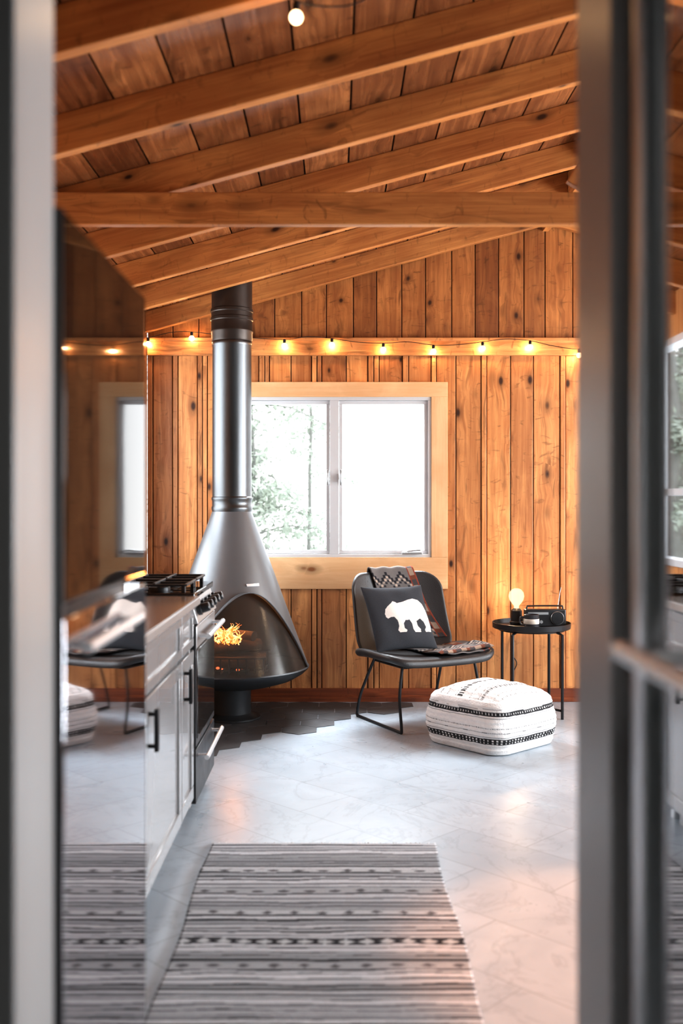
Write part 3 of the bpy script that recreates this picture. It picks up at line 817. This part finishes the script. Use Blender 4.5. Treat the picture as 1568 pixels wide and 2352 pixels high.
# ------------------------------------------------------------------ side table
TX,TY=1.2,6.1
e=thing('side_table',(TX,TY,0),0,'round black metal tray side table with thin legs','side table')
b=MB(); b.rev([(.001,.520),(.228,.520),(.235,.524),(.237,.556),(.233,.556),(.231,.530),(.001,.529)],(TX,TY,0),64); b.obj('tray_top','black',e,label='round black tray top')
for a in (-52,-128,52,128):
    th=math.radians(a); x=TX+.235*math.cos(th)*1.02; y=TY+.235*math.sin(th)
    b=MB(); b.tube([(TX+.2*math.cos(th),TY+.2*math.sin(th),.512),(x,y,.50),(x,y,.0)],.009,10); b.obj('leg','black',e)
for a,z in ((-52,.05),(-128,.066)):
    b=MB(); t1=math.radians(a);t2=math.radians(a+180)
    b.tube([(TX+.23*math.cos(t1),TY+.23*math.sin(t1),z),(TX+.23*math.cos(t2),TY+.23*math.sin(t2),z)],.007,10)
    b.obj('cross_brace','black',e)
b=MB(); b.rev([(.19,.508),(.2,.508),(.2,.519),(.19,.519)],(TX,TY,0),48); b.obj('tray_ring','black',e)
TZ=.530
lx,ly=1.128,6.205
e=thing('table_lamp',(lx,ly,TZ),0,'small black table lamp with bare glowing globe bulb','lamp')
b=MB(); b.rev([(.040,0),(.042,.006),(.042,.016),(.036,.022),(.034,.085),(.028,.092),(.02,.10),(.001,.10)],(lx,ly,TZ),32); b.obj('base','blackpl',e)
b=MB(); b.rev([(.015,.10),(.016,.115),(.03,.132),(.043,.152),(.048,.175),(.044,.198),(.03,.216),(.015,.223),(.001,.224)],(lx,ly,TZ),32); b.obj('light_bulb','lampb',e,label='glowing globe bulb')
point((lx,ly,TZ+.174),2.8,(1,.66,.36),.014,'lamp_filament')
b=MB(); b.tube(catmull([(lx+.0,ly+.042,TZ+.01),(lx,ly+.09,TZ+.045),(lx+.01,ly+.15,TZ+.04),(lx+.01,ly+.175,TZ-.05),(lx+.0,ly+.17,TZ-.20),(lx+.03,ly+.155,.26),(lx-.0,ly+.17,.17),(lx+.06,ly+.15,.09),(lx+.16,ly+.13,.012)],8),.003,8); b.obj('cord','blackpl',e,label='thin black power cord')
mx,my=1.18,5.995
e=thing('mug',(mx,my,TZ),0,'dark enamel mug with pale label band','mug')
b=MB(); b.rev([(.040,0),(.044,.004),(.045,.025),(.045,.085),(.042,.086),(.041,.01),(.001,.008)],(mx,my,TZ),36); b.obj('body','ceramic',e)
b=MB(); b.rev([(.0455,.03),(.0465,.032),(.0465,.058),(.0455,.06)],(mx,my,TZ),36); b.obj('label_band','paper',e,label='cream label band')
b=MB(); b.tube(catmull([(mx-.043,my,TZ+.07),(mx-.065,my,TZ+.068),(mx-.07,my,TZ+.045),(mx-.06,my,TZ+.025),(mx-.043,my,TZ+.02)],6),.005,8); b.obj('handle','ceramic',e)
b=MB(); b.rev([(.001,0),(.045,0),(.047,.003),(.045,.009),(.001,.009)],(1.045,6.04,TZ),36); b.obj('coaster','white',label='small round white coaster on the side table',category='coaster')
rx,ry=1.285,6.115
e=thing('radio',(rx,ry,TZ),math.radians(2),'black vintage portable radio with round speaker and antenna','radio')
b=MB(); b.box((-.125,-.03,0),(.125,.03,.105)); b.obj('body','blackpl',e,world=False,bevel=.006)
RX90=Matrix.Rotation(math.radians(90),4,'X')
b=MB(); b.rev([(.036,.0),(.037,.004),(.039,.006),(.041,.004),(.041,-.004)],(.07,-.032,.052),40,0,RX90); b.obj('speaker','steel',e,world=False,label='round silver rimmed speaker')
b=MB(); b.rev([(.001,.010),(.036,.010),(.036,-.003)],(.07,-.032,.052),32,0,RX90); b.obj('speaker_cone','black',e,world=False,label='black speaker cone')
b=MB(); b.box((-.11,-.034,.074),(.015,-.030,.088)); 
b.obj('tuning_dial','steel',e,world=False,label='silver tuning scale')
for x in (-.09,-.06,-.03):
    b=MB(); b.rod((x,-.03,.03),(x,-.040,.03),.010); b.obj('knob','steel',e,world=False)
b=MB(); b.tube(catmull([(-.11,0,.10),(-.11,0,.118),(-.09,0,.124),(.09,0,.124),(.11,0,.118),(.11,0,.10)],5),.005,8); b.obj('handle','blackpl',e,world=False)
b=MB(); b.tube([(.085,.02,.105),(.1,.025,.20),(.108,.028,.235)],[.003,.002,.0015],8); b.obj('antenna','chrome',e,world=False,label='thin chrome antenna')
# ------------------------------------------------------------------ string lights
def P(px,py,Y): return Vector(((px-770)/F*Y,Y,CH-(py-1150)/F*Y))
def string(name,anchors,bulbs,label,Y,pw):
    e=thing(name,anchors[0],0,label,'string lights')
    b=MB(); b.tube(catmull(anchors,8),.0022,6); b.obj('cord','blackpl',e,label='thin black cord')
    for q in bulbs:
        b=MB(); b.rev([(.001,0),(.009,0),(.010,.018),(.006,.026),(.001,.026)],(q.x,q.y,q.z+.016),16); b.obj('bulb_socket','blackpl',e)
        b=MB(); b.sphere((q.x,q.y,q.z),.0185,16,10); b.obj('light_bulb','bulb',e,label='round warm glowing bulb')
        point(q,pw,(1,.60,.28),.009,'bulb_filament')
YS=YB-.07
bp=[(340,790),(440,777),(653,794),(762,792),(880,803),(995,807),(1108,800),(1217,797),(1330,816),(1450,800),(1570,815)]
an=[P(338,770,YS)]; bl=[]
for i,(x,y) in enumerate(bp):
    q=P(x,y,YS); bl.append(q); an.append(q+Vector((0,.018,.044)))
    if i<len(bp)-1:
        mx_=(x+bp[i+1][0])/2; an.append(P(mx_,(y+bp[i+1][1])/2-14+(4 if i%2 else -4),YS)+Vector((0,.018,.008)))
string('string_lights',an,bl,'string of warm globe bulbs along the wall rail',YS,1.3)
YC=2.62
q=P(680,40,YC)
string('string_lights',[P(560,-60,YC),P(640,-25,YC)+Vector((0,0,.02)),q+Vector((0,.0,.044)),P(760,15,YC),P(830,2,YC),P(930,-60,YC)],[q],'single warm globe bulb on cord under the rafters',YC,1.2)
# ------------------------------------------------------------------ rug
def h1(i): 
    r=math.sin(i*127.1+3.7)*43758.5453; return r-math.floor(r)
stripes=[];y=3.735;i=0
while y>1.3:
    if i%2==0:
        wdt=.010+.018*h1(i*3+1); col=[(.58,.605,.64),(.66,.685,.72),(.46,.48,.51),(.37,.39,.415),(.62,.645,.68)][int(h1(i+50)*5)%5]
    else:
        wdt=.005+.011*h1(i*3+1); col=[(.05,.052,.06),(.03,.032,.037),(.17,.18,.195),(.24,.25,.27),(.11,.115,.125)][int(h1(i+90)*5)%5]
    stripes.append((y-wdt,y,col)); y-=wdt; i+=1
diam=[3.46,3.28,3.105,2.75,2.40,2.05]
def rugcol(x,y):
    yy=y+.0025*math.sin(x*11+y*3)+.0022*math.sin(x*23+y*37)
    for di,d in enumerate(diam):
        if abs(yy-d)<.016:
            t=abs(((x/.085)+di*.5)%1-.5)*2; a=abs(yy-d)/.016
            bg=(.54,.565,.59) if di%2==0 else (.44,.46,.485)
            if a<(.5-t)*1.5: return (.13,.13,.14)
            return bg
    if abs(yy-2.905)<.018:
        t=abs(((x/.06))%1-.5)*2; return (.03,.03,.035) if abs(yy-2.905)/.018>(.8-t)*1.2 else (.55,.58,.60)
    for a,c,col in stripes:
        if a<=yy<c: 
            f=.8+.35*h1(int(yy*500)); return tuple(v*f for v in col)
    return (.4,.4,.4)
X0,X1,Y0,Y1=-.465,.372,1.5,3.735
NX,NY=110,900; V=[];cols=[];Fc=[]
for j in range(NY+1):
    for i in range(NX+1):
        x=X0+(X1-X0)*i/NX; y=Y0+(Y1-Y0)*j/NY
        e1=.006*math.sin(y*7)
        V.append((x+e1*(abs(i/NX-.5)*2),y,.009+.0015*math.sin(y*21+x*3)+.0008*math.sin(y*420))); cols.append(rugcol(x,y))
for j in range(NY):
    for i in range(NX):
        a=j*(NX+1)+i; Fc.append((a,a+1,a+NX+2,a+NX+1))
b=MB(); b.add(V,Fc)
rug=b.obj('area_rug','rug',cols=cols,ang=180,label='woven grey and white striped runner rug with fringe',category='rug')
so=rug.modifiers.new('sol','SOLIDIFY'); so.thickness=.006; so.offset=-1
b=MB()
for i in range(110):
    x=X0+(X1-X0)*(i+.5)/110; dx=random.uniform(-.012,.012); L=random.uniform(.03,.05)
    b.tube([(x,3.73,.008),(x+dx*.4,3.73+L*.5,.006),(x+dx,3.73+L,.003)],[.003,.0028,.0015],6)
fr=b.obj('fringe','yarn',kind='stuff',label='short cream yarn fringe'); fr.location=fr.location-rug.location; fr.parent=rug
# ------------------------------------------------------------------ outside
b=MB(); b.box((-30,6.9,-.9),(30,40,-.8)); b.box((-30,-12,-.9),(-1.6,6.9,-.8)); b.obj('ground_outside','ground',label='pale ground outside the cabin',category='ground',kind='structure')
def tree(loc,h,seed,spread,label,trunk=.09,nl=2600,nb=46,lf=(.02,.05)):
    random.seed(seed)
    e=thing('tree',loc,0,label,'tree')
    b=MB(); L=Vector(loc); top=L+Vector((.1,0,h)); pts=[L.lerp(top,i/8)+Vector((random.uniform(-.04,.04),0,0)) for i in range(9)]
    b.tube(pts,[trunk*(1-.7*i/8) for i in range(9)],12)
    ends=[]
    for i in range(nb):
        t=random.uniform(.15,.98); p=L.lerp(top,t); a=random.uniform(0,2*math.pi); ln=spread*random.uniform(.4,1)*(1.15-.5*t)
        q=p+Vector((math.cos(a)*ln,math.sin(a)*ln*.6,random.uniform(-.35,.15)))
        mid=p.lerp(q,.5)+Vector((0,0,.08)); b.tube([p,mid,q],[trunk*.2,trunk*.12,.004],6)
        ends.append((p,mid,q))
    b.obj('trunk','bark',e)
    b=MB()
    for k in range(nl):
        p,mid,q=random.choice(ends); t=random.uniform(.2,1.05); c=p.lerp(q,t)+Vector((random.gauss(0,.09),random.gauss(0,.09),random.gauss(0,.05)))
        s=random.uniform(*lf); u=Vector([random.gauss(0,1) for _ in range(3)]).normalized(); w_=u.orthogonal().normalized()
        b.add([c-u*s,c+w_*s*.45,c+u*s,c-w_*s*.45],[(0,1,2,3)])
    f=b.obj('foliage','leaf',e,kind='stuff',smooth=False)
tree((-.95,10.6,-.8),5.0,3,1.2,'slender leafy evergreen outside the window',.07,9500,80)
tree((-.40,12.8,-.8),5.0,5,1.1,'slender leafy evergreen outside the window',.035,4000,60)
tree((-3.1,11.2,-.8),5.8,9,1.5,'leafy green tree beside the kitchen window',.1,9000,60,(.03,.06))
tree((-3.9,13.2,-.8),5.8,11,1.7,'leafy green tree beside the kitchen window',.1,8000,60,(.03,.06))
random.seed(1)
# ------------------------------------------------------------------ lights
def area(name,loc,rot,sx,sy,pw,col):
    l=D.lights.new(name,'AREA'); l.shape='RECTANGLE'; l.size=sx; l.size_y=sy; l.energy=pw; l.color=col
    o=D.objects.new(name,l); o.location=loc; o.rotation_euler=rot; COL.objects.link(o); return o
area('daylight_side',(XR+.35,2.75,1.45),(0,math.radians(90),0),1.4,1.5,150,(.87,.94,1))
area('daylight_side',(XR+.35,5.0,1.45),(0,math.radians(90),0),1.4,1.8,160,(.87,.94,1))
area('daylight_kitchen',(XL-.35,5.65,1.6),(0,math.radians(-90),0),1.2,1.0,20,(.87,.94,1))
o=area('daylight_back',(0,7.35,2.75),(0,0,0),1.6,1.0,290,(.87,.94,1))
o.rotation_euler=(Vector((0,4.3,0))-Vector(o.location)).to_track_quat('-Z','Y').to_euler()
point((2.6,3.2,2.2),16,(1,.74,.46),.15)  # unseen fill added to warm the ceiling, no fixture modelled
point((2.4,5.2,2.1),14,(1,.74,.46),.15)  # second added warm fill, out of view
l=D.lights.new('warm_floor_fill','SPOT'); l.energy=230; l.color=(1,.40,.17); l.spot_size=math.radians(34); l.spot_blend=.4; l.shadow_soft_size=.05  # unseen spot added to cast the peach patch on the floor
o=D.objects.new('warm_floor_fill',l); o.location=(1.9,2.7,2.5); COL.objects.link(o)
o.rotation_euler=(Vector((1.02,2.8,0))-Vector(o.location)).to_track_quat('-Z','Y').to_euler()
area('hall_fill',(0,-.6,2.4),(0,0,0),.6,.6,6,(1,.98,.96))  # unseen fill added to brighten the camera side of the doorway
w=D.worlds.new('World'); bpy.context.scene.world=w; w.use_nodes=True; nt=w.node_tree
bg=nt.nodes['Background']; bg.inputs[1].default_value=3.0
tc=N(nt,'ShaderNodeTexCoord'); sp=N(nt,'ShaderNodeSeparateXYZ'); nt.links.new(tc.outputs['Generated'],sp.inputs[0])
c=MIX(nt,MR(nt,sp.outputs[2],-.1,.8,0,1),(1,1,.99),(.82,.9,1)); nt.links.new(c,bg.inputs[0])
# ------------------------------------------------------------------ camera
cam=D.cameras.new('camera'); co=D.objects.new('camera',cam); COL.objects.link(co)
co.location=(0,0,CH); co.rotation_euler=(math.radians(90),0,0)
cam.sensor_fit='VERTICAL'; cam.sensor_height=36; cam.sensor_width=24; cam.lens=35
cam.shift_x=14/2352; cam.shift_y=-26/2352
cam.dof.use_dof=True; cam.dof.focus_distance=5.8; cam.dof.aperture_fstop=1.8
cam.clip_start=.02
bpy.context.scene.camera=co
sc=bpy.context.scene
sc.view_settings.view_transform='Standard'; sc.view_settings.look='None'; sc.view_settings.exposure=0.6; sc.view_settings.gamma=.87
